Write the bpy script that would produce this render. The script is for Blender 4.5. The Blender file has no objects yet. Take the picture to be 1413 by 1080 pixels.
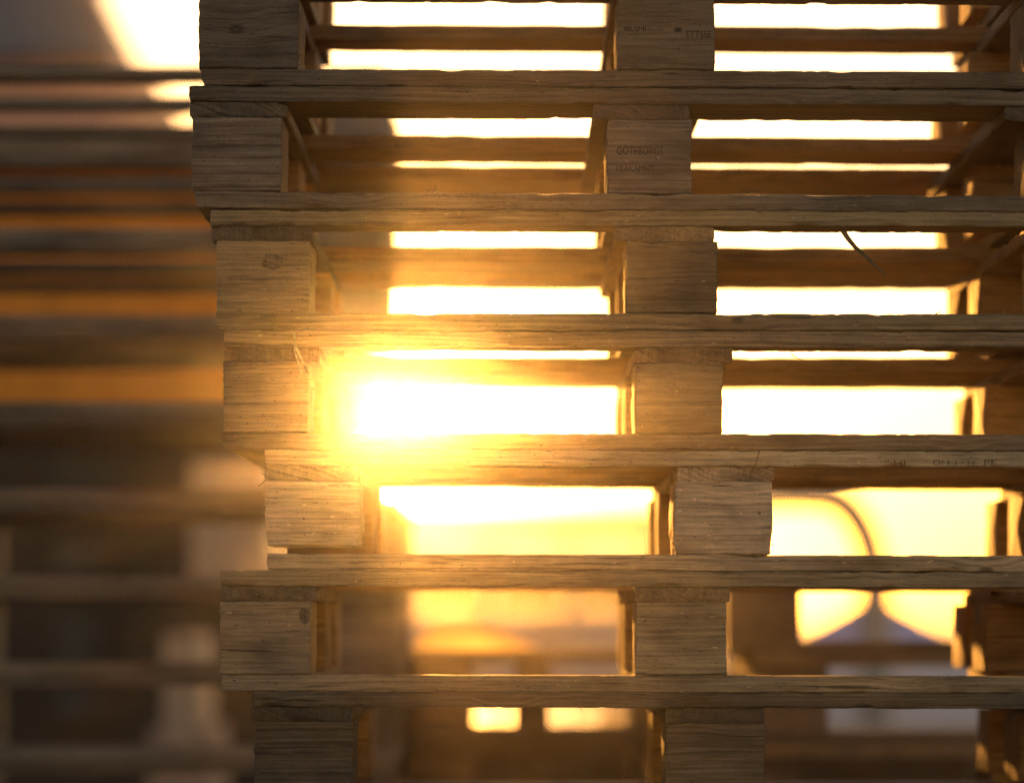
import bpy, bmesh, math, random
from mathutils import Vector, noise

# ------------------------------------------------------------------ set-out
S = 0.00093            # metres per photo pixel on the front faces of the near stack
D = 4.43               # camera to those faces
VX, VY = 706.5, 850.0  # vanishing point of the depth lines, in photo pixels
ZC = 0.7152            # camera height
SUN_AZ = math.atan2(545 - VX, D / S)
SUN_EL = math.atan2(VY - 562, D / S)
SUN_DIR = Vector((math.sin(SUN_AZ) * math.cos(SUN_EL), math.cos(SUN_AZ) * math.cos(SUN_EL), math.sin(SUN_EL)))

scene = bpy.context.scene
COL = scene.collection


def wx(px, y=0.0):
    return (px - VX) * S * (1 + y / D)


def wz(py, y=0.0):
    return ZC + (VY - py) * S * (1 + y / D)


# ------------------------------------------------------------------ materials
class Nodes:
    def __init__(self, name):
        self.m = bpy.data.materials.new(name)
        self.m.use_nodes = True
        self.t = self.m.node_tree
        self.t.nodes.clear()
        self.out = self.t.nodes.new('ShaderNodeOutputMaterial')

    def n(self, kind, **kw):
        nd = self.t.nodes.new(kind)
        for k, v in kw.items():
            setattr(nd, k, v)
        return nd

    def l(self, a, b):
        self.t.links.new(a, b)

    def math(self, op, a, b=None, c=None, clamp=False):
        nd = self.n('ShaderNodeMath', operation=op)
        nd.use_clamp = clamp
        for i, v in enumerate((a, b, c)):
            if v is None:
                continue
            if isinstance(v, (int, float)):
                nd.inputs[i].default_value = v
            else:
                self.l(v, nd.inputs[i])
        return nd.outputs[0]

    def noise(self, vec, scale, detail=3, rough=0.55, dist=0.0):
        nd = self.n('ShaderNodeTexNoise')
        nd.inputs['Scale'].default_value = scale
        nd.inputs['Detail'].default_value = detail
        nd.inputs['Roughness'].default_value = rough
        nd.inputs['Distortion'].default_value = dist
        if vec is not None:
            self.l(vec, nd.inputs['Vector'])
        return nd.outputs['Fac']

    def ramp(self, fac, stops, interp='LINEAR'):
        nd = self.n('ShaderNodeValToRGB')
        nd.color_ramp.interpolation = interp
        e = nd.color_ramp.elements
        while len(e) < len(stops):
            e.new(0.5)
        for el, (p, c) in zip(e, stops):
            el.position = p
            el.color = (c, c, c, 1) if isinstance(c, (int, float)) else (*c, 1)
        self.l(fac, nd.inputs['Fac'])
        return nd.outputs['Color']

    def mix(self, a, b, fac, blend='MIX'):
        nd = self.n('ShaderNodeMix', data_type='RGBA', blend_type=blend)
        for key, v in (('Factor', fac), ('A', a), ('B', b)):
            sock = nd.inputs[0] if key == 'Factor' else nd.inputs[6 if key == 'A' else 7]
            if isinstance(v, (int, float)):
                sock.default_value = v
            elif isinstance(v, tuple):
                sock.default_value = (*v, 1)
            else:
                self.l(v, sock)
        return nd.outputs[2]

    def mapping(self, vec, scale=(1, 1, 1), loc=None):
        nd = self.n('ShaderNodeMapping')
        nd.inputs['Scale'].default_value = scale
        self.l(vec, nd.inputs['Vector'])
        if loc is not None:
            nd.inputs['Location'].default_value = loc
        return nd.outputs['Vector']

    def done(self, color, rough=0.7, height=None, bump=0.3, dist=0.001, spec=0.4, **kw):
        p = self.n('ShaderNodeBsdfPrincipled')
        for key, v in (('Base Color', color), ('Roughness', rough)):
            if isinstance(v, tuple):
                p.inputs[key].default_value = (*v, 1)
            elif isinstance(v, (int, float)):
                p.inputs[key].default_value = v
            else:
                self.l(v, p.inputs[key])
        p.inputs['Specular IOR Level'].default_value = spec
        for k, v in kw.items():
            p.inputs[k.replace('_', ' ')].default_value = v
        if height is not None:
            b = self.n('ShaderNodeBump')
            b.inputs['Strength'].default_value = bump
            b.inputs['Distance'].default_value = dist
            self.l(height, b.inputs['Height'])
            self.l(b.outputs['Normal'], p.inputs['Normal'])
        self.l(p.outputs[0], self.out.inputs['Surface'])
        return self.m


def wood(name, along, endgrain=False):
    """sawn timber; the grain runs along the given local axis, the tone comes from the object's colour"""
    k = Nodes(name)
    tc = k.n('ShaderNodeTexCoord').outputs['Object']
    oi = k.n('ShaderNodeObjectInfo')
    r = k.math('MULTIPLY', oi.outputs['Random'], 57.0)
    comb = k.n('ShaderNodeCombineXYZ')
    for i in range(3):
        k.l(r, comb.inputs[i])
    v = k.n('ShaderNodeVectorMath', operation='ADD')
    k.l(tc, v.inputs[0])
    k.l(comb.outputs[0], v.inputs[1])
    v = v.outputs[0]
    ax = 'xyz'.index(along)
    sc = [1.0, 1.0, 1.0]
    sc[ax] = 0.045
    gv = k.mapping(v, tuple(sc))
    sc2 = [1.0, 1.0, 1.0]
    sc2[ax] = 0.12
    wv = k.mapping(v, tuple(sc2))
    # knots: sparse cells that bend the growth rings round them
    kv = k.mapping(v, tuple(0.6 if i == ax else 1.0 for i in range(3)))
    vor = k.n('ShaderNodeTexVoronoi')
    vor.inputs['Scale'].default_value = 9.0
    k.l(kv, vor.inputs['Vector'])
    kd = vor.outputs['Distance']
    bend = k.ramp(kd, [(0.0, 1.0), (0.12, 0.62), (0.34, 0.12), (0.6, 0.0)], 'EASE')
    sep = k.n('ShaderNodeSeparateXYZ')
    k.l(v, sep.inputs[0])
    across = k.math('ADD', sep.outputs[2], k.math('MULTIPLY', sep.outputs[1 if ax == 0 else 0], 0.35))
    wob = k.noise(wv, 9.0, 2)
    rc = k.math('ADD', across, k.math('MULTIPLY', wob, 0.034))
    rc = k.math('ADD', rc, k.math('MULTIPLY', bend, 0.016))
    rings = k.n('ShaderNodeTexNoise', noise_dimensions='1D')
    rings.inputs['Scale'].default_value = 230.0
    rings.inputs['Detail'].default_value = 2.0
    k.l(rc, rings.inputs['W'])
    ring = rings.outputs['Fac']
    fibre = k.noise(gv, 430.0, 4, 0.75)
    fibre2 = k.noise(gv, 170.0, 3, 0.65)
    if endgrain:
        saw = k.noise(k.mapping(v, (1.0, 1.0, 0.06)), 480.0, 2, 0.6)
        pit = k.noise(v, 900.0, 2, 0.7)
        fibre = k.math('ADD', k.math('MULTIPLY', saw, 0.55), k.math('MULTIPLY', pit, 0.45))
    blotch = k.noise(k.mapping(v, tuple(0.35 if i == ax else 1.0 for i in range(3))), 16.0, 4, 0.6)
    fine = k.noise(v, 1500.0, 1, 0.5)
    amp = k.math('MULTIPLY_ADD', k.math('FRACT', k.math('MULTIPLY', oi.outputs['Random'], 7.31)), 0.75, 0.25)
    tone = k.math('MULTIPLY_ADD', k.math('SUBTRACT', ring, 0.5), amp, 0.5)
    tone = k.math('ADD', tone, k.math('MULTIPLY', k.math('SUBTRACT', fibre, 0.5), 1.0))
    tone = k.math('ADD', tone, k.math('MULTIPLY', k.math('SUBTRACT', fibre2, 0.5), 0.75))
    tone = k.math('ADD', tone, k.math('MULTIPLY', k.math('SUBTRACT', fine, 0.5), 0.5))
    col = k.ramp(tone, [(0.08, (0.37, 0.32, 0.27)), (0.5, (1.0, 1.0, 1.0)), (0.92, (1.52, 1.55, 1.56))])
    if endgrain:
        col = k.mix(col, (0.72, 0.70, 0.68), 1.0, 'MULTIPLY')
    bl = k.ramp(blotch, [(0.30, (0.48, 0.45, 0.41)), (0.5, (1, 1, 1)), (0.70, (1.25, 1.23, 1.18))])
    col = k.mix(col, bl, 0.85, 'MULTIPLY')
    # greyed, slightly green weathering
    wth = k.ramp(k.noise(v, 7.0, 4, 0.65), [(0.42, 0.0), (0.72, 0.6)])
    base = k.mix(oi.outputs['Color'], (0.135, 0.108, 0.078), wth)
    col = k.mix(base, col, 1.0, 'MULTIPLY')
    # knot hearts, dark drying cracks and flecks of pale torn fibre
    heart = k.ramp(kd, [(0.045, 0.85), (0.075, 0.0)])
    col = k.mix(col, (0.055, 0.032, 0.018), heart)
    cs = [1.0, 1.0, 1.0]
    cs[ax] = 0.035
    cr = k.noise(k.mapping(v, tuple(cs)), 210.0, 2, 0.5, 0.0)
    crack = k.ramp(cr, [(0.70, 0.0), (0.745, 1.0)])
    if endgrain:
        crack = k.math('MULTIPLY', crack, 0.35)
    col = k.mix(col, (0.03, 0.02, 0.013), k.math('MULTIPLY', crack, 0.75))
    fl = k.noise(k.mapping(v, tuple(0.3 if i == ax else 1.0 for i in range(3))), 260.0, 1)
    fleck = k.ramp(fl, [(0.74, 0.0), (0.775, 0.6)])
    sp = k.noise(k.mapping(v, tuple(0.5 if i == ax else 1.0 for i in range(3)), (3.3, 1.7, 9.1)), 330.0, 2, 0.6)
    speck = k.ramp(sp, [(0.66, 0.0), (0.72, 0.75)])
    col = k.mix(col, (0.035, 0.024, 0.015), speck)
    lite = k.mix(oi.outputs['Color'], (2.1, 2.2, 2.4), 1.0, 'MULTIPLY')
    col = k.mix(col, lite, fleck)
    h = k.math('ADD', k.math('MULTIPLY', fibre, 0.7), k.math('MULTIPLY', ring, 0.5))
    h = k.math('ADD', h, k.math('MULTIPLY', fine, 0.25))
    h = k.math('SUBTRACT', h, k.math('MULTIPLY', crack, 1.2))
    h = k.math('ADD', h, k.math('MULTIPLY', fleck, 0.8))
    return k.done(col, 0.72, h, 0.8, 0.0014, 0.3)


def painted(name, color, rough=0.6, var=0.25, scale=3.0, spec=0.4, bump=0.15, streak=(1, 1, 1), **kw):
    k = Nodes(name)
    tc = k.n('ShaderNodeTexCoord').outputs['Object']
    f = k.noise(k.mapping(tc, streak), scale, 5, 0.65)
    c = k.ramp(f, [(0.25, tuple(x * (1 - var) for x in color)), (0.75, tuple(min(1, x * (1 + var)) for x in color))])
    f2 = k.noise(tc, scale * 22, 3)
    return k.done(c, rough, f2, bump, 0.003, spec, **kw)


M = {}
M['wood_x'] = wood('sawn_timber', 'x')
M['wood_y'] = wood('sawn_timber_end_grain', 'y', True)
M['wood_yy'] = wood('sawn_timber_depthwise', 'y')
M['ink'] = painted('stamp_ink', (0.02, 0.018, 0.016), 0.8, 0.3, 60)


def worn_ink():
    k = Nodes('worn_stamp_ink')
    tc = k.n('ShaderNodeTexCoord').outputs['Object']
    oi = k.n('ShaderNodeObjectInfo')
    f = k.noise(tc, 420, 3, 0.7)
    fac = k.ramp(f, [(0.36, 0.15), (0.58, 0.85)])
    p = k.n('ShaderNodeBsdfPrincipled')
    k.l(oi.outputs['Color'], p.inputs['Base Color'])
    p.inputs['Roughness'].default_value = 0.9
    t = k.n('ShaderNodeBsdfTransparent')
    m = k.n('ShaderNodeMixShader')
    k.l(k.math('MULTIPLY', fac, oi.outputs['Alpha']), m.inputs[0])
    k.l(t.outputs[0], m.inputs[1])
    k.l(p.outputs[0], m.inputs[2])
    k.l(m.outputs[0], k.out.inputs['Surface'])
    return k.m


M['worn_ink'] = worn_ink()

# ------------------------------------------------------------------ mesh helpers


def link(name, me, mat, parent=None, loc=(0, 0, 0), rot=(0, 0, 0), color=None):
    o = bpy.data.objects.new(name, me)
    COL.objects.link(o)
    if mat is not None and me is not None and not me.materials:
        me.materials.append(mat)
    o.parent = parent
    o.location = loc
    o.rotation_euler = rot
    if color:
        o.color = (*color, 1) if len(color) == 3 else color
    return o


def tag(o, label=None, cat=None, group=None, kind=None):
    for key, v in (('label', label), ('category', cat), ('group', group), ('kind', kind)):
        if v:
            o[key] = v
    return o


def empty(name, loc, rz=0.0):
    o = bpy.data.objects.new(name, None)
    COL.objects.link(o)
    o.location = loc
    o.rotation_euler = (0, 0, rz)
    o.empty_display_size = 0.1
    return o


def mesh_from(name, verts, faces, smooth=True, angle=32):
    me = bpy.data.meshes.new(name)
    me.from_pydata(verts, [], faces)
    me.update()
    if smooth:
        me.polygons.foreach_set('use_smooth', [True] * len(me.polygons))
        me.set_sharp_from_angle(angle=math.radians(angle))
    return me


def timber(L, W, T, axis='x', seed=0, nseg=40, na=3, nb=3, rough=0.0006, wane=0.0, fuzz=0, endfuzz=0, arris=0.0012, chip=0.5, bow=0.0):
    """One sawn piece, centred on the origin: L along the axis, W the other horizontal way, T high.  The arrises are
    eased and nibbled, the long edges wander a little, the end cuts are ragged; fuzz adds torn fibres along the edges."""
    rnd = random.Random(seed)
    o1 = Vector((seed * 3.17, seed * 1.31, seed * 7.7))
    # cross-section loop (a: width, b: height), with eased corners
    pts = []
    ha, hb, c = W / 2, T / 2, arris

    def side(p0, p1, n):
        for i in range(n):
            t = i / n
            pts.append((p0[0] + (p1[0] - p0[0]) * t, p0[1] + (p1[1] - p0[1]) * t))
    side((-ha + c, -hb), (ha - c, -hb), na)
    side((ha - c, -hb), (ha, -hb + c), 1)
    side((ha, -hb + c), (ha, hb - c), nb)
    side((ha, hb - c), (ha - c, hb), 1)
    side((ha - c, hb), (-ha + c, hb), na)
    side((-ha + c, hb), (-ha, hb - c), 1)
    side((-ha, hb - c), (-ha, -hb + c), nb)
    side((-ha, -hb + c), (-ha + c, -hb), 1)
    m = len(pts)
    verts, faces = [], []
    stations = [-0.5 + i / nseg for i in range(nseg + 1)]
    stations = [-0.5 + c / L * 0.4] + stations[1:-1] + [0.5 - c / L * 0.4]

    def put(x, a, b):
        if axis == 'x':
            verts.append((x, a, b))
        elif axis == 'y':
            verts.append((a, x, b))
    ends = [(-0.5, 0.86)] + [(s, 1.0) for s in stations] + [(0.5, 0.86)]
    shrink = c * 0.9
    for si, (s, f) in enumerate(ends):
        x = s * L
        for (a, b) in pts:
            q = Vector((x * 9, a * 40, b * 40)) + o1
            d = noise.noise(q) * rough
            d2 = noise.noise(Vector((x * 46, a * 90, b * 90)) + o1) * rough * 0.55
            n = Vector((a / ha, b / hb))
            aa, bb = a, b
            corner = max(0.0, (abs(a) / ha) + (abs(b) / hb) - 1.86) / 0.14
            if corner > 0:
                nib = max(0.0, noise.noise(Vector((x * 28, math.copysign(5, a), math.copysign(9, b))) + o1) - 0.12)
                nib += 0.6 * max(0.0, noise.noise(Vector((x * 110, math.copysign(5, a), math.copysign(9, b))) + o1) - 0.2)
                k = nib * 0.006 * chip
                aa -= math.copysign(min(k, ha * 0.3), a)
                bb -= math.copysign(min(k * 0.8, hb * 0.3), b)
            if abs(n.x) > abs(n.y):
                aa += math.copysign(d + d2, a)
            else:
                bb += math.copysign(d + d2, b)
            if f < 1:
                aa -= math.copysign(min(shrink, abs(aa)), aa)
                bb -= math.copysign(min(shrink, abs(bb)), bb)
            xx = x
            if si <= 1 or si >= len(ends) - 2:
                xx += noise.noise(Vector((a * 120, b * 160, s * 31)) + o1) * 0.0011
                xx += noise.noise(Vector((a * 20, b * 30, s * 17)) + o1) * 0.0016
                # wane: the lower arris of the end is cut off
                if wane and b < 0:
                    w = wane * (min(1.0, (-b / hb)) ** 2)
                    xx += w if s < 0 else -w
            bb += bow * (1 - 4 * s * s)
            put(xx, aa, bb)
    nr = len(ends)
    for i in range(nr - 1):
        for j in range(m):
            j2 = (j + 1) % m
            f = (i * m + j, i * m + j2, (i + 1) * m + j2, (i + 1) * m + j)
            faces.append(f if axis == 'y' else f[::-1])
    for i, flip in ((0, axis == 'y'), (nr - 1, axis != 'y')):
        ring = [i * m + j for j in range(m)]
        cx = [sum(verts[q][d] for q in ring) / m for d in range(3)]
        verts.append(tuple(cx))
        ci = len(verts) - 1
        for j in range(m):
            f = (ring[j], ring[(j + 1) % m], ci)
            faces.append(f[::-1] if flip else f)

    def fibre(p, d, ln, w):
        d = Vector(d).normalized()
        sd = d.cross(Vector((0.31, 0.62, 0.72))).normalized() * w
        up = d.cross(sd).normalized() * w
        p = Vector(p)
        tip = p + d * ln + Vector((0, 0, rnd.uniform(-0.25, 0.2))) * ln
        mid = p + d * ln * 0.5
        b = len(verts)
        for base, sc in ((p, 1.0), (mid, 0.75)):
            for e in (sd, -0.5 * sd + up, -0.5 * sd - up):
                verts.append(tuple(base + e * sc))
        verts.append(tuple(tip))
        for q in range(3):
            q2 = (q + 1) % 3
            faces.append((b + q, b + q2, b + 3 + q2, b + 3 + q))
            faces.append((b + 3 + q, b + 3 + q2, b + 6))
    for _ in range(fuzz):
        x = rnd.uniform(-0.5, 0.5) * L
        top = rnd.random() < 0.6
        s = 1 if rnd.random() < 0.5 else -1
        ln = rnd.choice((1, 1, 1, 1.6, 3)) * rnd.uniform(0.0016, 0.0042)
        dd = (s * rnd.uniform(0.4, 1.4), rnd.uniform(-0.5, 0.1), rnd.uniform(0.15, 0.8) * (1 if top else -1))
        pp = (x, -ha + rnd.uniform(0.0005, 0.008), (hb - 0.0006) * (1 if top else -1))
        if axis == 'x':
            fibre(pp, dd, ln, rnd.uniform(0.00016, 0.0004))
    for _ in range(endfuzz):
        b_ = rnd.uniform(-0.94, 0.94) * hb
        s = -1 if rnd.random() < 0.75 else 1
        ln = rnd.choice((1, 1, 1.5, 2.4)) * rnd.uniform(0.0012, 0.0035)
        fibre((s * (L / 2 - 0.0006), -ha + rnd.uniform(0.0008, 0.02), b_), (s * 1.0, rnd.uniform(-0.3, 0.3), rnd.uniform(-0.5, 0.4)), ln, rnd.uniform(0.0002, 0.0005))
    return mesh_from('timber', verts, faces)


def add_box(bm, x0, x1, y0, y1, z0, z1):
    v = [bm.verts.new(p) for p in ((x0, y0, z0), (x1, y0, z0), (x1, y1, z0), (x0, y1, z0), (x0, y0, z1), (x1, y0, z1), (x1, y1, z1), (x0, y1, z1))]
    for f in ((3, 2, 1, 0), (4, 5, 6, 7), (0, 1, 5, 4), (1, 2, 6, 5), (2, 3, 7, 6), (3, 0, 4, 7)):
        bm.faces.new([v[i] for i in f])


def box_mesh(boxes, bevel=0.0):
    bm = bmesh.new()
    for b in boxes:
        add_box(bm, *b)
    if bevel:
        bmesh.ops.bevel(bm, geom=bm.edges[:], offset=bevel, segments=2, affect='EDGES', profile=0.6)
    me = bpy.data.meshes.new('form')
    bm.to_mesh(me)
    bm.free()
    return me


def tube_mesh(path, rad, seg=10, close=True):
    verts, faces = [], []
    n = len(path)
    P = [Vector(p) for p in path]
    for i, p in enumerate(P):
        d = (P[min(i + 1, n - 1)] - P[max(i - 1, 0)]).normalized()
        ref = Vector((0, 1, 0)) if abs(d.y) < 0.9 else Vector((1, 0, 0))
        u = d.cross(ref).normalized()
        w = d.cross(u)
        r = rad[i] if isinstance(rad, (list, tuple)) else rad
        for q in range(seg):
            a = 2 * math.pi * q / seg
            verts.append(tuple(p + (u * math.cos(a) + w * math.sin(a)) * r))
    for i in range(n - 1):
        for q in range(seg):
            q2 = (q + 1) % seg
            faces.append((i * seg + q, i * seg + q2, (i + 1) * seg + q2, (i + 1) * seg + q))
    faces.append(tuple(range(seg))[::-1])
    faces.append(tuple((n - 1) * seg + q for q in range(seg)))
    return mesh_from('tube', verts, faces)


def text_mesh(body, size, extrude=0.00015, bold=0.0, spacing=1.0):
    cu = bpy.data.curves.new('lettering', 'FONT')
    cu.body = body
    cu.size = size
    cu.extrude = extrude
    cu.offset = bold
    cu.space_character = spacing
    cu.align_x = 'LEFT'
    cu.resolution_u = 3
    o = bpy.data.objects.new('lettering', cu)
    COL.objects.link(o)
    dg = bpy.context.evaluated_depsgraph_get()
    me = bpy.data.meshes.new_from_object(o.evaluated_get(dg))
    bpy.data.objects.remove(o)
    bpy.data.curves.remove(cu)
    return me


# ------------------------------------------------------------------ the near stack
GROUP_NEAR = 'pallets of the near stack'
# tones
GREY = (0.185, 0.122, 0.076)
TAN = (0.265, 0.165, 0.086)
FRESH = (0.54, 0.35, 0.205)
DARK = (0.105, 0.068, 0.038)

# every row in photo pixels measured on the front faces:
#  deck: left end, top at left, top at right; b: bottom of the bottom board (left)
#  blocks: front spans of the first two; stringers: front spans of the first two
ROWS = [
    dict(deck=(281, -216, -210), st=((283, 415), (850, 985)), bl=((284, 415), (852, 985)), bot=(282, -72, -66), tone=GREY,
         label='grey wooden pallet on the very top of the near stack'),
    dict(deck=(270, -49, -44), st=((272, 405), (846, 984)), bl=((274, 411), (852, 986)), bot=(277, 94.5, 101), tone=GREY, wane=0.007,
         label='grey weathered wooden pallet with a faded dark blue ink stamp across its middle block'),
    dict(deck=(260.5, 118.5, 125), st=((262, 396), (819, 951)), bl=((265, 388), (838, 954.5)), bot=(269, 264, 267), tone=GREY, wane=0.012,
         label='grey wooden pallet whose middle block is lettered in dark capitals'),
    dict(deck=(290, 289.5, 291), st=((291, 430), (849, 986)), bl=((298.5, 427), (865, 990)), bot=(297, 431.5, 433), tone=(0.31, 0.198, 0.10), wane=0.006,
         label='brown wooden pallet with a big round knot in its end block'),
    dict(deck=(308, 456, 458), st=((309, 440), (876, 1011)), bl=((307.5, 425), (877, 997)), bot=(306.5, 597, 599), tone=TAN,
         label='brown wooden pallet that the low sun shines straight through'),
    dict(deck=(365, 620, 623), st=((365, 495), (935, 1068)), bl=((366, 496), (931, 1066)), bot=(368, 763.5, 766), tone=FRESH, raise_left=11,
         label='pale new wooden pallet that sits farther in than the others'),
    dict(deck=(303.5, 786.5, 789.5), st=((303, 437), (876, 1007)), bl=((303.5, 428), (878, 1003)), bot=(305, 930.5, 933), tone=(0.37, 0.235, 0.122),
         label='tan wooden pallet with a half knot at the corner of its end block'),
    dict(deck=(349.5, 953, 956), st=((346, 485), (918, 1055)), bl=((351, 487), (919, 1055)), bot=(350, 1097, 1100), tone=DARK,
         label='dark wooden pallet with frayed block ends, lowest in the near stack'),
]


def seedgen(n=0):
    while True:
        n += 1
        yield n


SEED = seedgen()
BT = 21.5   # board thickness in photo pixels
near = []
for i, R in enumerate(ROWS):
    rnd = random.Random(100 + i)
    xl, yl, yr = R['deck']
    L = 1274 * S
    x0, z0 = wx(xl), wz(R['bot'][1] + BT)
    root = empty('wooden_pallet', (x0, 0, z0))
    tag(root, R['label'], 'pallet', GROUP_NEAR)
    near.append(root)
    tone = R['tone']
    slope = (yl - yr) / (1413 - xl)     # rise per px to the right (negative: falls)
    ang = math.atan(slope)              # rotation about Y
    fine = 0 < i

    def vary(f=0.2):
        k = 1 + rnd.uniform(-f, f)
        if rnd.random() < 0.18:
            k *= 0.72
        return (tone[0] * k, tone[1] * k * (1 + rnd.uniform(-0.03, 0.03)), tone[2] * k * (1 + rnd.uniform(-0.06, 0.06)))

    def piece(kind, px0, px1, y0, y1, py0, py1, mat, axis, at_slope=True, name=None, color=None, **kw):
        """a board between photo columns px0..px1 and rows py0..py1 (rows given at the pallet's left end)"""
        Lx, Ly, Tz = (px1 - px0) * S, y1 - y0, (py1 - py0) * S
        if axis == 'x':
            me = timber(Lx, Ly, Tz, 'x', next(SEED), **kw)
        else:
            me = timber(Ly, Lx, Tz, 'y', next(SEED), **kw)
        cxp = (px0 + px1) / 2
        cz = wz((py0 + py1) / 2) + (slope * (cxp - xl) * S if at_slope else 0)
        return link(kind, me, M[mat], root, (wx(cxp) - x0, (y0 + y1) / 2, cz - z0), (0, -ang, 0), color or vary())
    def inner_glow():
        # orange bounce light deep in the stack, put into the wood colour
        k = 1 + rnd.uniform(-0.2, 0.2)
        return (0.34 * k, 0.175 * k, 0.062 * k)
    hi = dict(nseg=300, nb=4, na=3, fuzz=80, rough=0.0008, chip=0.75) if fine else dict(nseg=40)
    lo = dict(nseg=60, rough=0.0009)
    jf = rnd.uniform(-0.002, 0.002)
    fd = (0.115 if i in (1, 2) else 0.075)
    # deck: three boards across the front, middle and rear
    piece('deck_board', xl, xl + 1274, jf, {1: 0.16, 2: 0.145}.get(i, fd), yl, yl + BT, 'wood_x', 'x', wane=0.0015, **hi)
    piece('deck_board', xl + 2, xl + 1272, 0.447 + rnd.uniform(-.006, .006), {1: 0.56, 2: 0.595, 3: 0.605, 4: 0.57}.get(i, 0.533), yl, yl + BT, 'wood_x', 'x', color=inner_glow(), **lo)
    piece('deck_board', xl - 3, xl + 1272, {1: 0.85, 2: 0.77}.get(i, 0.742) + rnd.uniform(-.006, .006), {1: 0.93, 2: 1.0, 3: 0.87}.get(i, 0.818), yl, yl + BT, 'wood_x', 'x', color=inner_glow(), **lo)
    bx, by = R['bot'][0], R['bot'][1]
    piece('bottom_board', bx, bx + 1262, jf + rnd.uniform(-0.002, 0.004), fd, by, by + BT + 1.0, 'wood_x', 'x', wane=R.get('wane', 0.002), **hi)
    pitch = 567
    (s0, s1), (b0, b1) = R['st'], R['bl']
    spans_s = [s0, s1, (s1[0] + 568, s1[1] + 568)]
    spans_b = [b0, b1, (b1[0] + {1: 563, 2: 584}.get(i, 569), b1[1] + {1: 563, 2: 584}.get(i, 569))]
    ytop_st, ybot_st = yl + BT + 0.7, yl + BT + 20.5
    yb0, yb1 = ybot_st + 0.6, by - 0.7
    for c, (a, b) in enumerate(spans_s):
        piece('stringer_board', a, b, jf + rnd.uniform(0.002, 0.005), 0.812 + rnd.uniform(-.004, .004), ytop_st, ybot_st, 'wood_y', 'y',
              nseg=50, na=24 if fine else 4, nb=4, rough=0.0007, chip=0.9)
    for c, (a, b) in enumerate(spans_b):
        lift = R.get('raise_left', 0) if c == 0 else 0
        f0 = jf + rnd.uniform(0.000, 0.004)
        piece('block', a, b, f0, f0 + 0.142, yb0, yb1 - lift, 'wood_x', 'x', nseg=36, na=8, nb=24, rough=0.0009, chip=0.55, arris=0.0016,
              endfuzz=(60 if i in (5, 7) else 26) if fine else 0, wane=0.0022 if i == 5 else 0.0)
        sh = rnd.uniform(-5, 5) - (20 if c == 2 else 0)
        piece('block', a + sh, b + sh, 0.418, 0.56, yb0, yb1, 'wood_x', 'x', nseg=12, color=inner_glow())
        sh = rnd.uniform(-5, 5) - (20 if c == 2 else 0)
        piece('block', a + sh, b + sh, 0.676, 0.814, yb0, yb1, 'wood_x', 'x', nseg=12, color=inner_glow())
        # the runner along the depth, under the block row and behind the front board
        piece('runner_board', a + 4, b - 4, fd + 0.004, 0.812, by + 0.4, by + BT, 'wood_yy', 'y', nseg=24)
    if lift:
        pass

# three more pallets carry the stack down to the ground, below the picture
EXTRA = []


def simple_pallet(name, L, Dp, T, BH, blocks, tones, seed, end_on=False, deck=None, mid_bottom=True):
    """a plain pallet as a thing with all its boards; origin at its front lower left corner"""
    rnd = random.Random(seed)
    root = empty(name, (0, 0, 0))

    def col():
        t = rnd.choice(tones)
        k = 1 + rnd.uniform(-0.18, 0.18)
        return (t[0] * k, t[1] * k, t[2] * k)

    def pc(kind, x0, x1, y0, y1, za, zb, mat, axis):
        sx, sy, sz = x1 - x0, y1 - y0, zb - za
        me = timber(sx if axis == 'x' else sy, sy if axis == 'x' else sx, sz, axis, next(SEED), nseg=22, rough=0.001, na=2, nb=2)
        link(kind, me, M[mat], root, ((x0 + x1) / 2, (y0 + y1) / 2, (za + zb) / 2), (0, 0, 0), col())
    H = 3 * T + BH
    g = 0.0005
    for (y0, y1) in (deck or ((0, 0.09), (Dp / 2 - 0.05, Dp / 2 + 0.05), (Dp - 0.09, Dp))):
        pc('deck_board', 0, L, y0, y1, H - T, H, 'wood_x', 'x')
    pc('bottom_board', 0, L, 0, 0.09, 0, T, 'wood_x', 'x')
    for (a, b) in blocks:
        pc('stringer_board', a, b, 0.002, Dp - 0.002, H - 2 * T - g, H - T - g, 'wood_y', 'y')
        pc('runner_board', a, b, 0.094, Dp, g, T, 'wood_yy', 'y')
        for (y0, y1) in ((0.003, 0.143), (Dp / 2 - 0.07, Dp / 2 + 0.07), (Dp - 0.142, Dp - 0.003)):
            pc('block', a, b, y0, y1, T + g, H - 2 * T - 2 * g, 'wood_x', 'x')
    return root


def copy_thing(root, loc, rz=0.0):
    r = root.copy()
    COL.objects.link(r)
    r.location = loc
    r.rotation_euler = (0, 0, rz)
    for ch in list(root.children):
        c = ch.copy()
        COL.objects.link(c)
        c.parent = r
    return r


def place(root, loc, rz, label, group):
    root.location = loc
    root.rotation_euler = (0, 0, rz)
    tag(root, label, 'pallet', group)


bottom_z = near[-1].location.z
pit = bottom_z / 3.0
Tn = 20 * S
proto = simple_pallet('wooden_pallet', 1.185, 0.815, Tn, pit - 3 * Tn - 0.001, ((0, .125), (.53, .655), (1.06, 1.185)), (DARK, GREY), 51)
for q in range(3):
    o = proto if q == 0 else copy_thing(proto, (0, 0, 0))
    place(o, (wx(330 + 17 * q), 0.003 * q, q * pit), 0.0, 'dark wooden pallet near the ground, under the near stack', 'lowest pallets under the near stack')

# the stamps on the near stack


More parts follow.
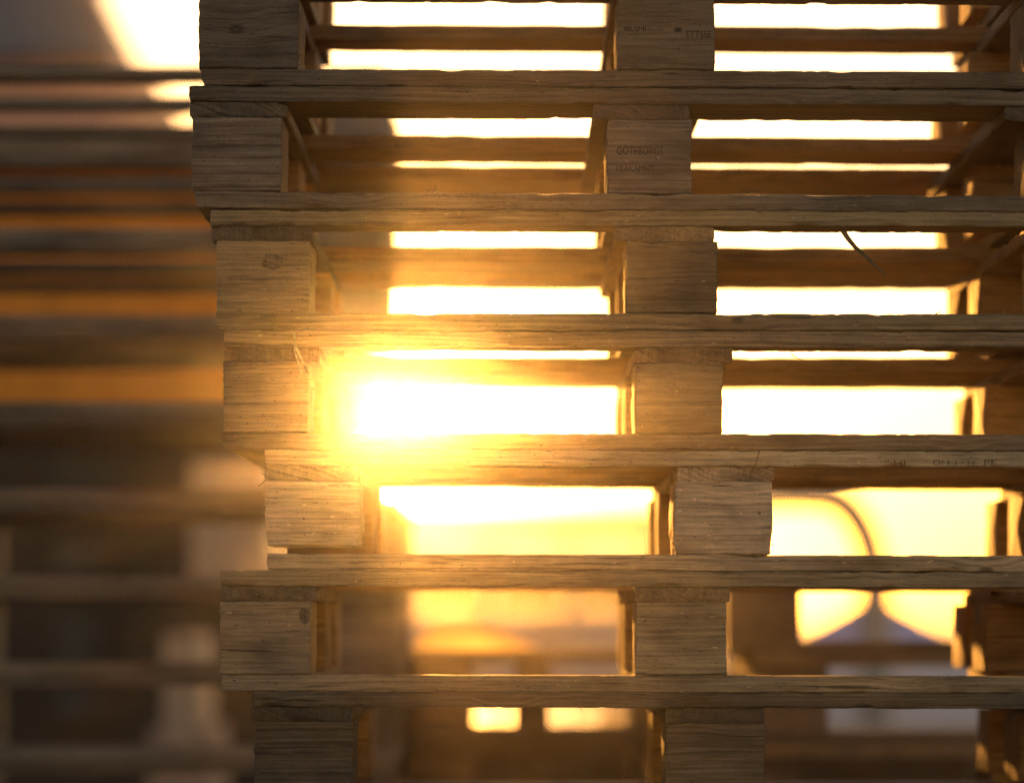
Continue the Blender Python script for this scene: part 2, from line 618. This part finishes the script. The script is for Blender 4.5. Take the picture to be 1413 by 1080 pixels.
def stamp(parent_root, kind_index, body, px, py, height_px, width_px, color, yoff, bold=0.0, part='block', name='stamp'):
    """lettering inked on the front of a part: px,py = left baseline in photo pixels"""
    host = [c for c in parent_root.children if c.name.split('.')[0] == part][kind_index]
    me = text_mesh(body, 1.0, 0.00012, 0.0)
    xs = [v.co.x for v in me.vertices]
    ys = [v.co.y for v in me.vertices]
    sx = width_px * S / (max(xs) - min(xs))
    sy = height_px * S / (max(ys) - min(ys))
    mx, my = min(xs), min(ys)
    for v in me.vertices:
        v.co = ((v.co.x - mx) * sx, -v.co.z, (v.co.y - my) * sy)
    me.flip_normals()
    me.materials.clear()
    hx = parent_root.location.x + host.location.x
    hz = parent_root.location.z + host.location.z
    yfront = min(v.co.y for v in host.data.vertices)
    return link(name, me, M['worn_ink'], host, (wx(px) - hx, yfront + yoff, wz(py) - hz), (0, 0, 0), color)


# ------------------------------------------------------------------ more pallets behind
TONES = (GREY, TAN, DARK)
YB = 1.66                                     # front of the row behind
fb = 1 / (1 + YB / D)
# the tall stack behind, reaching out of the picture
lt = 0.1533
Tb = 0.0205
tall_lab = ['topmost blurred pallet of the tall stack behind, with sky above it',
            'blurred pallet second from the top of the tall stack behind',
            'blurred pallet third from the top of the tall stack behind',
            'blurred pallet fourth from the top of the tall stack behind',
            'blurred pallet fifth from the top of the tall stack behind',
            'blurred pallet sixth from the top of the tall stack behind',
            'blurred pallet seventh from the top of the tall stack behind',
            'blurred pallet eighth from the top of the tall stack behind',
            'blurred pallet ninth from the top of the tall stack behind',
            'blurred pallet next to lowest in the tall stack behind',
            'lowest blurred pallet of the tall stack behind, on the ground']
ends = [532, 528, 524, 490, 468, 552, 548, 552, 546, 540, 544]
protos = [simple_pallet('wooden_pallet', 1.52, 0.8, Tb, lt - 3 * Tb - 0.001, ((0, .125), (.585, .71), (1.395, 1.52)), ((0.225, 0.18, 0.13), (0.20, 0.145, 0.095)), 60 + q) for q in range(2)]
used = set()
for q in range(11):
    lvl = 10 - q
    src = protos[q % 2]
    o = src if q % 2 not in used else copy_thing(src, (0, 0, 0))
    used.add(q % 2)
    place(o, (wx(ends[q], YB) - 1.52, YB, lvl * lt), 0.0, tall_lab[q], 'pallets of the tall stack behind')

# the low stack behind to the right, one of its pallets standing above the deck line
YR = 1.72
lr = 0.1625
protoR = simple_pallet('wooden_pallet', 1.2, 0.8, 0.0215, lr - 3 * 0.0215 - 0.001, ((0, .128), (.536, .664), (1.072, 1.2)), TONES, 71)
rl = ['pallet at the bottom of the low stack behind, on the ground', 'second pallet up in the low five pallet stack behind',
      'third pallet up in the low five pallet stack behind', 'fourth pallet up in the low five pallet stack behind',
      'top pallet of the low five pallet stack, seen through the openings of the near stack']
for q in range(5):
    o = protoR if q == 0 else copy_thing(protoR, (0, 0, 0))
    place(o, (wx(1006 + (0, 9, -6, 38, 0)[q], YR), YR, q * lr), 0.0, rl[q], 'pallets of the low stack behind')
# a lower stack farther off, turned end-on
YM = 2.0
lm = 0.1629
protoM = simple_pallet('wooden_pallet', 0.57, 0.8, 0.0205, lm - 3 * 0.0205 - 0.001, ((0, .115), (.2, .263), (.434, .57)), TONES, 81)
ml = ['narrow pallet on the ground under the shortest stack', 'second narrow pallet up in the shortest stack',
      'third narrow pallet up in the shortest stack', 'top narrow pallet of the shortest stack, seen over the lowest gaps of the near stack']
for q in range(4):
    o = protoM if q == 0 else copy_thing(protoM, (0, 0, 0))
    place(o, (wx(563 + (2, 0, 1, 0)[q], YM), YM, q * lm), 0.0, ml[q], 'pallets of the shortest stack')

# a long dark crate standing behind the low stacks
YC = 3.25
cx0, cx1, ch = wx(566, YC), wx(1420, YC), wz(1027, YC)
crate = empty('long_crate', (cx0, YC, 0))
tag(crate, 'long dark wooden crate standing on the yard behind the low stacks', 'crate')
cw = cx1 - cx0
for q in range(3):
    link('side_board', timber(cw, 0.022, ch / 3 - 0.006, 'x', next(SEED), nseg=30), M['wood_x'], crate, (cw / 2, 0.012, 0.03 + (q + 0.5) * (ch - 0.03) / 3), (0, 0, 0), DARK)
    link('side_board', timber(cw, 0.022, ch / 3 - 0.006, 'x', next(SEED), nseg=30), M['wood_x'], crate, (cw / 2, 0.588, 0.03 + (q + 0.5) * (ch - 0.03) / 3), (0, 0, 0), DARK)
link('lid', timber(cw, 0.62, 0.024, 'x', next(SEED), nseg=30), M['wood_x'], crate, (cw / 2, 0.3, ch + 0.013), (0, 0, 0), DARK)
for e in (0.05, cw / 2, cw - 0.05):
    link('batten', timber(ch - 0.002, 0.08, 0.02, 'x', next(SEED), nseg=10), M['wood_x'], crate, (e, -0.012, ch / 2), (0, math.pi / 2, math.pi / 2), DARK)

# ------------------------------------------------------------------ the yard


def sheet(name, x0, x1, y0, y1, z, mat, nx=1, ny=1):
    v, f = [], []
    for j in range(ny + 1):
        for i in range(nx + 1):
            v.append((x0 + (x1 - x0) * i / nx, y0 + (y1 - y0) * j / ny, z))
    for j in range(ny):
        for i in range(nx):
            a = j * (nx + 1) + i
            f.append((a, a + 1, a + nx + 2, a + nx + 1))
    return link(name, mesh_from(name, v, f, False), mat)


def asphalt():
    k = Nodes('damp_asphalt')
    tc = k.n('ShaderNodeTexCoord').outputs['Object']
    big = k.noise(tc, 0.35, 5, 0.6)
    grit = k.noise(tc, 160, 3, 0.7)
    c = k.ramp(grit, [(0.3, (0.022, 0.019, 0.016)), (0.7, (0.055, 0.048, 0.041))])
    c = k.mix(c, k.ramp(big, [(0.35, (0.7, 0.7, 0.7)), (0.7, (1.25, 1.2, 1.15))]), 1.0, 'MULTIPLY')
    r = k.ramp(big, [(0.36, 0.6), (0.5, 0.95)])
    return k.done(c, r, grit, 0.8, 0.006, 0.15)


g = sheet('ground', -1500, 1500, -40, 1500, 0.0, asphalt())
tag(g, kind='structure')


def water():
    k = Nodes('puddle_water')
    tc = k.n('ShaderNodeTexCoord').outputs['Object']
    h = k.noise(tc, 3.0, 3)
    return k.done((0.03, 0.028, 0.026), 0.3, h, 0.25, 0.01, 0.35)


M['water'] = water()


def puddle(x, y, rx, ry, seed, label):
    n = 48
    v = [(0, 0, 0)]
    for i in range(n):
        a = 2 * math.pi * i / n
        r = 1 + 0.35 * noise.noise(Vector((math.cos(a) * 1.4 + seed, math.sin(a) * 1.4, seed)))
        v.append((math.cos(a) * rx * r, math.sin(a) * ry * r, 0))
    f = [(0, 1 + i, 1 + (i + 1) % n) for i in range(n)]
    o = link('puddle', mesh_from('puddle', v, f, False), M['water'], None, (x, y, 0.004))
    return tag(o, label, 'puddle', 'puddles on the yard')


puddle(-0.05, 20.5, 0.75, 5.5, 3, 'wide puddle on the asphalt beyond the panel fence, nearer the sun')
puddle(2.05, 20.5, 0.42, 5.0, 8, 'narrow puddle on the asphalt beyond the panel fence, farther from the sun')

# low panel fence across the yard
M['panel'] = painted('grey_boards', (0.46, 0.42, 0.46), 0.55, 0.12, 0.6, streak=(1, 1, 0.1))
M['fascia'] = painted('ochre_fascia', (0.34, 0.22, 0.09), 0.6, 0.15, 0.8)
M['roofing'] = painted('grey_roofing', (0.10, 0.088, 0.07), 0.6, 0.2, 1.0)
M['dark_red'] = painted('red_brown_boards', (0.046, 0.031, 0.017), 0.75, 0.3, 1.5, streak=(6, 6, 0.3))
M['glass'] = painted('window_glass', (0.04, 0.05, 0.065), 0.2, 0.05, 0.6, 0.35, 0.0)
M['white'] = painted('white_paint', (0.62, 0.60, 0.56), 0.5, 0.08, 2.0)
M['steel'] = painted('galvanised_steel', (0.30, 0.29, 0.27), 0.45, 0.2, 6.0, 0.5, Metallic=0.3)
M['tarp'] = painted('blue_tarpaulin', (0.30, 0.33, 0.50), 0.5, 0.2, 1.2, 0.5, 0.4)
M['card'] = painted('brown_cardboard', (0.36, 0.235, 0.16), 0.75, 0.12, 4.0)
M['film'] = painted('pale_wrapping_film', (0.44, 0.30, 0.19), 0.5, 0.12, 5.0, 0.6, 0.4)
M['concrete'] = painted('pale_concrete', (0.66, 0.58, 0.60), 0.8, 0.15, 2.0)

YH = 13.5
hx0, hx1 = wx(250, YH), wx(1000, YH)
hz = wz(700, YH)
W = hx1 - hx0
fence = empty('panel_fence', (hx0, YH, 0))
tag(fence, 'low fence of translucent sheets over grey boards under an ochre cap, across the yard', 'fence')
zr1, zr0, zb = wz(788, YH), wz(838, YH), wz(972, YH)


def translucent(name, color, mixing=0.65):
    k = Nodes(name)
    tc = k.n('ShaderNodeTexCoord').outputs['Object']
    f = k.noise(k.mapping(tc, (1, 1, 0.2)), 6.0, 4)
    c = k.ramp(f, [(0.3, tuple(x * 0.85 for x in color)), (0.7, color)])
    t = k.n('ShaderNodeBsdfTranslucent')
    d = k.n('ShaderNodeBsdfPrincipled')
    d.inputs['Roughness'].default_value = 0.35
    k.l(c, t.inputs['Color'])
    k.l(c, d.inputs['Base Color'])
    m = k.n('ShaderNodeMixShader')
    m.inputs[0].default_value = mixing
    k.l(d.outputs[0], m.inputs[1])
    k.l(t.outputs[0], m.inputs[2])
    k.l(m.outputs[0], k.out.inputs['Surface'])
    return k.m


def sheet_panel(x0, x1, z0, z1):
    # a single sheet of corrugated plastic
    n = 24
    v, f = [], []
    for q in range(n + 1):
        x = x0 + (x1 - x0) * q / n
        y = 0.008 * math.sin(q / n * 2 * math.pi * 6)
        v += [(x, y, z0), (x, y, z1)]
    for q in range(n):
        f.append((2 * q, 2 * q + 2, 2 * q + 3, 2 * q + 1))
    return mesh_from('sheet', v, f, True, 80)


M['sheet'] = translucent('translucent_sheet', (0.92, 0.88, 0.84))
npan = int(W / 0.4)
for q in range(npan):
    a, b = q * W / npan, (q + 1) * W / npan
    link('panel', sheet_panel(a + 0.003, b - 0.003, zr1 + 0.002, hz - 0.09), M['sheet'], fence)
    link('board', box_mesh([(a + 0.002, b - 0.002, 0, 0.03, zb, zr0 - 0.002)], 0.004), M['panel'], fence)
    link('post', box_mesh([(a - 0.025, a + 0.025, -0.075, -0.012, 0, hz - 0.09)], 0.004), M['white'], fence)
link('rail', box_mesh([(-0.04, W + 0.04, -0.01, 0.05, zr0, zr1)], 0.006), M['fascia'], fence)
link('cap', box_mesh([(-0.08, W + 0.08, -0.11, 0.09, hz - 0.088, hz)], 0.008), M['fascia'], fence)

# bent steel pipe and blue heap on the right
YP = 7.6
px, pz = wx(1208, YP), wz(684, YP)
path = [(px, YP, 0), (px, YP, pz - 0.32)]
for q in range(1, 13):
    a = q / 12 * math.pi / 2
    path.append((px - 0.19 * (1 - math.cos(a)), YP, pz - 0.32 + 0.32 * math.sin(a)))
path += [(px - 0.28, YP, pz + 0.003), (wx(1045, YP), YP, pz)]
pipe = link('bent_pipe', tube_mesh(path, 0.055, 14), M['steel'])
tag(pipe, 'bent steel pipe rising in front of the heap under the blue tarpaulin', 'pipe')

YT = 9.0


def heap():
    n, rings = 56, 22
    cx = wx(1206, YT)
    H = wz(806, YT)
    HB = wz(905, YT)
    RP = S * (1 + YT / D)
    v, f = [(0, 0, H)], []
    for j in range(1, rings + 1):
        t = j / rings
        for i in range(n):
            a = 2 * math.pi * i / n
            fold = 1 + 0.10 * t * noise.noise(Vector((math.cos(a) * 3, math.sin(a) * 3, 4.0)))
            # slack cloth hung from a peak, then straight down
            if t < 0.55:
                u = t / 0.55
                r, z = RP * 150 * u ** 0.9, H - RP * 86 * u ** 0.62
            else:
                u = (t - 0.55) / 0.45
                r, z = RP * (150 + 8 * u), H - RP * 86 - (H - RP * 86 - HB) * u
            v.append((r * fold * math.cos(a), r * fold * math.sin(a), z))
    for i in range(n):
        f.append((0, 1 + i, 1 + (i + 1) % n))
    for j in range(rings - 1):
        for i in range(n):
            a, b = 1 + j * n + i, 1 + j * n + (i + 1) % n
            f.append((a, a + n, b + n, b))
    return link('tarpaulin_heap', mesh_from('heap', v, f, True, 60), M['tarp'], None, (cx, YT, 0.002))


bt = wz(905, YT)
blk = link('concrete_block', box_mesh([(-0.46, 0.46, -0.5, 0.5, 0, bt)], 0.02), M['concrete'], None, (wx(1222, YT), YT, 0))
tag(blk, 'square pale concrete block carrying the heap under the blue tarpaulin', 'concrete block')
tag(heap(), 'pointed heap under a blue tarpaulin, beyond the low five pallet stack', 'heap')

# boarded building behind the tall stack: dark below, orange boards above
YW = 9.0
bx0, bx1 = wx(-620, YW), wx(400, YW)
bz = wz(196, YW)
zm = wz(602, YW)
bld = empty('warehouse', (bx0, YW, 0))
tag(bld, 'boarded warehouse behind the tall pallet stack, dark red below and orange above', 'building')
BW = bx1 - bx0
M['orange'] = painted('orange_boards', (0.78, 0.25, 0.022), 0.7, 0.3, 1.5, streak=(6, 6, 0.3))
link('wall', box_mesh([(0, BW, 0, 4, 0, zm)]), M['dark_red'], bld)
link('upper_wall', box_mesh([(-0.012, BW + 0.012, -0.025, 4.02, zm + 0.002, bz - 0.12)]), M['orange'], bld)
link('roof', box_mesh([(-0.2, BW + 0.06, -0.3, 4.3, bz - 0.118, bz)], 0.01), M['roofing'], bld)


def window(x0, x1, z0, z1, bars):
    t = 0.05
    boxes = [(x0, x1, -0.05, -0.003, z0, z0 + t), (x0, x1, -0.05, -0.003, z1 - t, z1), (x0, x0 + t, -0.05, -0.003, z0 + t, z1 - t), (x1 - t, x1, -0.05, -0.003, z0 + t, z1 - t)]
    for q in range(1, bars):
        z = z0 + (z1 - z0) * q / bars
        boxes.append((x0 + t, x1 - t, -0.045, -0.003, z - 0.02, z + 0.02))
    fr = link('window', box_mesh(boxes), M['dark_red'], bld)
    link('pane', box_mesh([(x0 + t, x1 - t, -0.02, -0.004, z0 + t, z1 - t)]), M['glass'], fr)


def bxl(px):
    return wx(px, YW) - bx0


window(bxl(58), bxl(150), wz(1000, YW), wz(838, YW), 3)
window(bxl(58), bxl(150), wz(800, YW), wz(735, YW), 1)
window(bxl(50), bxl(180), wz(680, YW), wz(630, YW), 1)
window(bxl(-240), bxl(-140), wz(900, YW), wz(735, YW), 3)

# plastered house beyond it, its dark roof rising out of the picture
YS = 15.0
sx0, sx1 = wx(-700, YS), wx(205, YS)
sh = empty('house', (sx0, YS, 0))
tag(sh, 'salmon plastered house under a dark hipped roof, beyond the boarded warehouse', 'house')
M['plaster'] = painted('salmon_plaster', (0.78, 0.45, 0.32), 0.8, 0.12, 1.0)
SW = sx1 - sx0
ez = wz(90, YS)
link('wall', box_mesh([(0, SW, 0, 6, 0, ez - 0.003)]), M['plaster'], sh)
x1, rise = wx(165, YS) - sx0, wz(-330, YS) - wz(90, YS)
run = (wx(165, YS) - wx(-45, YS))
v = [(-.3, -.3, ez), (x1, -.3, ez), (x1, 6.3, ez), (-.3, 6.3, ez), (3.0, 3, ez + rise), (x1 - run, 3, ez + rise)]
f = [(3, 2, 1, 0), (0, 1, 5, 4), (1, 2, 5), (2, 3, 4, 5), (3, 0, 4)]
link('roof', mesh_from('roof', v, f, False), M['roofing'], sh)

# goods standing between the tall stack and the warehouse


def carton(px0, px1, y, dep, z0, h, label, mat='card', group='cartons beside the warehouse'):
    x0, x1 = wx(px0, y), wx(px1, y)
    me = box_mesh([(x0 - x0, x1 - x0, 0, dep, 0, h)], 0.006)
    o = link('carton', me, M[mat], None, (x0, y, z0))
    w = x1 - x0
    link('tape', box_mesh([(w / 2 - .03, w / 2 + .03, -0.002, dep + .002, h - 0.1, h + .002)]), M['film'], o)
    tag(o, label, 'carton', group)
    return o


carton(205, 290, 5.2, 0.6, 0.0, 0.40, 'lower brown carton of the pair by the warehouse wall')
carton(225, 275, 5.25, 0.5, 0.402, 0.26, 'small carton set on top of a bigger one by the warehouse wall', 'film')


def wrapped_load(px0, px1, y, h, label):
    x0, x1 = wx(px0, y), wx(px1, y)
    w = x1 - x0
    r = empty('wrapped_load', (x0, y, 0))
    tag(r, label, 'load')
    zt = wz(806, y)
    link('wrapping', box_mesh([(0, w, 0, 0.9, zt, h)], 0.02), M['film'], r)
    link('base', box_mesh([(0.0, w, 0.0, 0.9, 0.0, zt - 0.003)], 0.01), M['dark_red'], r)


wrapped_load(262, 372, 6.2, wz(636, 6.2), 'pale film wrapped load on a tall dark base beside the warehouse corner')

# ------------------------------------------------------------------ long splinters and straws on the near stack


def splinter(root, name, pts, r0, r1, color, label=None):
    n = len(pts)
    rad = [r0 + (r1 - r0) * q / (n - 1) for q in range(n)]
    P = [Vector(p) for p in pts]
    me = tube_mesh([tuple(p - root.location) for p in P], rad, 6)
    o = link(name, me, M['wood_x'], root, (0, 0, 0), (0, 0, 0), color)
    if label:
        o['label'] = label
    return o


def ppx(lst, y=0.0):
    return [(wx(a, y + d), y + d, wz(b, y + d)) for a, b, d in lst]


splinter(near[3], 'splinter', ppx([(1163, 318, .02), (1170, 329, .018), (1180, 341, .02), (1195, 355, .03), (1209, 368, .035), (1222, 380, .04)]), 0.0036, 0.0016, (0.16, 0.10, 0.05),
         'long torn splinter hanging under the front board')
splinter(near[4], 'splinter', ppx([(405, 458, -.004), (409, 480, -.007), (418, 500, -.008), (427, 520, -.007), (434, 540, -.004)]), 0.0014, 0.0022, (0.34, 0.25, 0.16))
splinter(near[4], 'splinter', ppx([(406, 462, -.004), (407, 485, -.008), (413, 505, -.007), (416, 516, -.004)]), 0.0010, 0.0013, (0.34, 0.25, 0.16))
for host, pts in ((2, [(600, 266, .0), (602, 258, -.001), (603, 254, .0)]), (2, [(590, 264, .01), (600, 262, .0), (611, 263, .0)]),
                  (2, [(1136, 268, .0), (1144, 264, -.002), (1147, 262, .0)]), (2, [(1020, 267, .0), (1035, 265, -.002), (1050, 264.5, .01)]),
                  (3, [(1288, 435, .0), (1296, 431, -.002), (1298, 429, .0)]), (2, [(880, 148, -.001), (886, 160, -.003), (885, 168, -.001)]),
                  (4, [(1092, 488, .0), (1099, 494, -.002), (1110, 497, .0)])):
    splinter(near[host], 'splinter', ppx(pts), 0.0009, 0.0004, (0.22, 0.15, 0.08))
splinter(near[5], 'straw', ppx([(1048, 622, -.004), (1043, 640, -.007), (1036, 652, -.008), (1033, 664, -.006)]), 0.0006, 0.0004, (0.10, 0.07, 0.04))
splinter(near[6], 'straw', ppx([(661, 812, -.002), (690, 808.5, -.004), (722, 806, -.003)]), 0.0005, 0.0004, (0.07, 0.045, 0.03))
splinter(near[5], 'straw', ppx([(366, 662, -.002), (360, 668, -.003), (356, 671, -.002)]), 0.0006, 0.0003, (0.12, 0.08, 0.05))
splinter(near[5], 'straw', ppx([(366, 656, -.002), (361, 652, -.003)]), 0.0006, 0.0003, (0.12, 0.08, 0.05))

stamp(near[2], 3, 'GÖTEBORGS', 851, 213.5, 13.5, 64, (0.035, 0.026, 0.016, 0.75), -0.0004)
stamp(near[2], 3, 'FRÄKAMNT', 851, 237, 10.5, 52, (0.035, 0.026, 0.016, 0.6), -0.0004)
stamp(near[1], 3, 'IBUJMI', 861, 46, 8.5, 30, (0.016, 0.018, 0.026, 1.0), -0.0004)
stamp(near[1], 3, '==--==', 893, 43, 3.0, 22, (0.02, 0.02, 0.026, 0.7), -0.0004)
stamp(near[1], 3, '·■', 927, 44, 5, 13, (0.02, 0.02, 0.026, 0.8), -0.0004)
stamp(near[1], 3, 'ETTSSE', 947, 52, 9, 34, (0.02, 0.02, 0.026, 0.7), -0.0004)
stamp(near[5], 0, "''·HI", 1221, 642, 8, 28, (0.05, 0.035, 0.022, 0.5), -0.0004, part='deck_board')
stamp(near[5], 0, "OI I", 1287, 641, 8, 22, (0.05, 0.035, 0.022, 0.5), -0.0004, part='deck_board')
stamp(near[5], 0, "I *2E", 1318, 642, 8, 30, (0.05, 0.035, 0.022, 0.4), -0.0004, part='deck_board')
stamp(near[5], 0, "PE", 1358, 642, 9, 17, (0.05, 0.035, 0.022, 0.5), -0.0004, part='deck_board')



root_tone = {near[q].name: ROWS[q]['tone'] for q in range(len(near))}


def knot(root, kind_index, px, py, rx, ry, seed, x_stop=None, dark=0.8):
    host = [c for c in root.children if c.name.split('.')[0] == 'block'][kind_index]
    hx, hz_ = root.location.x + host.location.x, root.location.z + host.location.z
    yf = min(q.co.y for q in host.data.vertices)
    n = 40
    v, f = [], []
    lim = (x_stop - px) * S if x_stop else 9
    for ri, (rr, dy) in enumerate(((0.0, -0.0005), (0.5, -0.0008), (0.85, -0.0006), (1.0, 0.0012))):
        for i in range(n):
            a = 2 * math.pi * i / n
            r = rr * (1 + 0.16 * noise.noise(Vector((math.cos(a) * 1.3 + seed, math.sin(a) * 1.3, 2.0))) + 0.05 * noise.noise(Vector((math.cos(a) * 6, math.sin(a) * 6, seed))))
            v.append((min(math.cos(a) * rx * S * r, lim), dy, math.sin(a) * ry * S * r))
    for j in range(3):
        for i in range(n):
            f.append((j * n + i, j * n + (i + 1) % n, (j + 1) * n + (i + 1) % n, (j + 1) * n + i))
    link('knot', mesh_from('knot', v, f), M['wood_y'], host, (wx(px) - hx, yf, wz(py) - hz_), (0, 0, 0), tuple(x * dark for x in root_tone[root.name]))


knot(near[3], 0, 376, 361, 15, 12, 1)
knot(near[6], 0, 420, 849, 8, 12, 5, 427)
knot(near[5], 3, 1048, 707, 2.6, 2.8, 9)

# an added half-round shell on the shortest stack, shaped to imitate a sun glint
YO = 2.06
ow = wx(745, YO) - wx(565, YO)
oh = 36 * S * (1 + YO / D)
v, f = [], []
no, nv = 36, 10
for q in range(no + 1):
    t = q / no
    top = oh * (min(1.0, 0.02 + math.sin(math.pi * min(1.0, t ** 0.72)) ** 0.8))
    for e in range(nv + 1):
        a = e / nv * math.pi / 2
        v.append((ow * t, 0.09 * (1 - math.cos(a)) + 0.12 * (2 * t - 1) ** 2, 0.001 + top * math.sin(a)))
for q in range(no):
    for e in range(nv):
        a = q * (nv + 1) + e
        f.append((a, a + nv + 1, a + nv + 2, a + 1))
M['amber'] = translucent('glint_orange', (0.95, 0.70, 0.40), 0.8)
off = link('glint_shell', mesh_from('hood', v, f, True, 80), M['amber'], None, (wx(565, YO), YO, 4 * lm + 0.0005))
tag(off, 'pale orange half round shell added as a sun glint on the shortest pallet stack', 'plastic hood')

# ------------------------------------------------------------------ air
HAZE_DENSITY = 0.0016
k = Nodes('dusty_air')
pv = k.n('ShaderNodeVolumePrincipled')
pv.inputs['Color'].default_value = (0.95, 0.92, 0.88, 1)
pv.inputs['Density'].default_value = HAZE_DENSITY
pv.inputs['Anisotropy'].default_value = 0.98
k.l(pv.outputs[0], k.out.inputs['Volume'])
haze = link('haze', box_mesh([(-1510, 1510, -50, 1510, -1.0, 6.0)]), k.m)
tag(haze, kind='stuff')

# ------------------------------------------------------------------ sky, sun, camera
w = bpy.data.worlds.new('World')
scene.world = w
w.use_nodes = True
nt = w.node_tree
nt.nodes.clear()
out = nt.nodes.new('ShaderNodeOutputWorld')
sky = nt.nodes.new('ShaderNodeTexSky')
sky.sky_type = 'NISHITA'
sky.sun_disc = False
sky.sun_elevation = SUN_EL
sky.sun_rotation = SUN_AZ
sky.air_density = 1.0
sky.dust_density = 0.6
sky.ozone_density = 1.0
bg = nt.nodes.new('ShaderNodeBackground')
bg.inputs['Strength'].default_value = 0.15
tint = nt.nodes.new('ShaderNodeMix')
tint.data_type = 'RGBA'
tint.blend_type = 'MULTIPLY'
tint.inputs[0].default_value = 1.0
tint.inputs[7].default_value = (1.0, 0.925, 1.08, 1)
nt.links.new(sky.outputs[0], tint.inputs[6])
nt.links.new(tint.outputs[2], bg.inputs['Color'])
# the sun's own disc in the sky
tcw = nt.nodes.new('ShaderNodeTexCoord')
dot = nt.nodes.new('ShaderNodeVectorMath')
dot.operation = 'DOT_PRODUCT'
nt.links.new(tcw.outputs['Generated'], dot.inputs[0])
dot.inputs[1].default_value = SUN_DIR
gt = nt.nodes.new('ShaderNodeMath')
gt.operation = 'GREATER_THAN'
nt.links.new(dot.outputs['Value'], gt.inputs[0])
gt.inputs[1].default_value = math.cos(math.radians(0.28))
bg2 = nt.nodes.new('ShaderNodeBackground')
bg2.inputs['Color'].default_value = (1.0, 0.72, 0.38, 1)
mul = nt.nodes.new('ShaderNodeMath')
mul.operation = 'MULTIPLY'
nt.links.new(gt.outputs[0], mul.inputs[0])
mul.inputs[1].default_value = 60.0
nt.links.new(mul.outputs[0], bg2.inputs['Strength'])
add = nt.nodes.new('ShaderNodeAddShader')
nt.links.new(bg.outputs[0], add.inputs[0])
nt.links.new(bg2.outputs[0], add.inputs[1])
nt.links.new(add.outputs[0], out.inputs['Surface'])

sl = bpy.data.lights.new('sun', 'SUN')
sl.energy = 5.0
sl.angle = math.radians(0.53)
sl.color = (1.0, 0.43, 0.09)
so = bpy.data.objects.new('sun', sl)
COL.objects.link(so)
so.rotation_euler = SUN_DIR.to_track_quat('Z', 'Y').to_euler()
so.location = (0, 0, 20)

cam = bpy.data.cameras.new('camera')
cam.sensor_width = 36.0
cam.lens = 36.0 * (D / S) / 1413.0
cam.shift_y = (VY - 540.0) / 1413.0
cam.clip_start = 0.05
cam.clip_end = 6000
cam.dof.use_dof = True
cam.dof.focus_distance = D
cam.dof.aperture_fstop = cam.lens / 1000 / 0.066
co = bpy.data.objects.new('camera', cam)
COL.objects.link(co)
co.location = (0, -D, ZC)
co.rotation_euler = (math.radians(90), 0, 0)
scene.camera = co

scene.view_settings.view_transform = 'Standard'
scene.view_settings.look = 'None'
scene.view_settings.exposure = 1.15
scene.view_settings.gamma = 1.0
scene.view_settings.use_white_balance = True
scene.view_settings.white_balance_temperature = 7700
scene.cycles.use_denoising = True
scene.cycles.denoising_prefilter = 'NONE'
scene.cycles.max_bounces = 8
scene.cycles.diffuse_bounces = 5
scene.cycles.volume_bounces = 0
scene.cycles.sample_clamp_indirect = 6.0
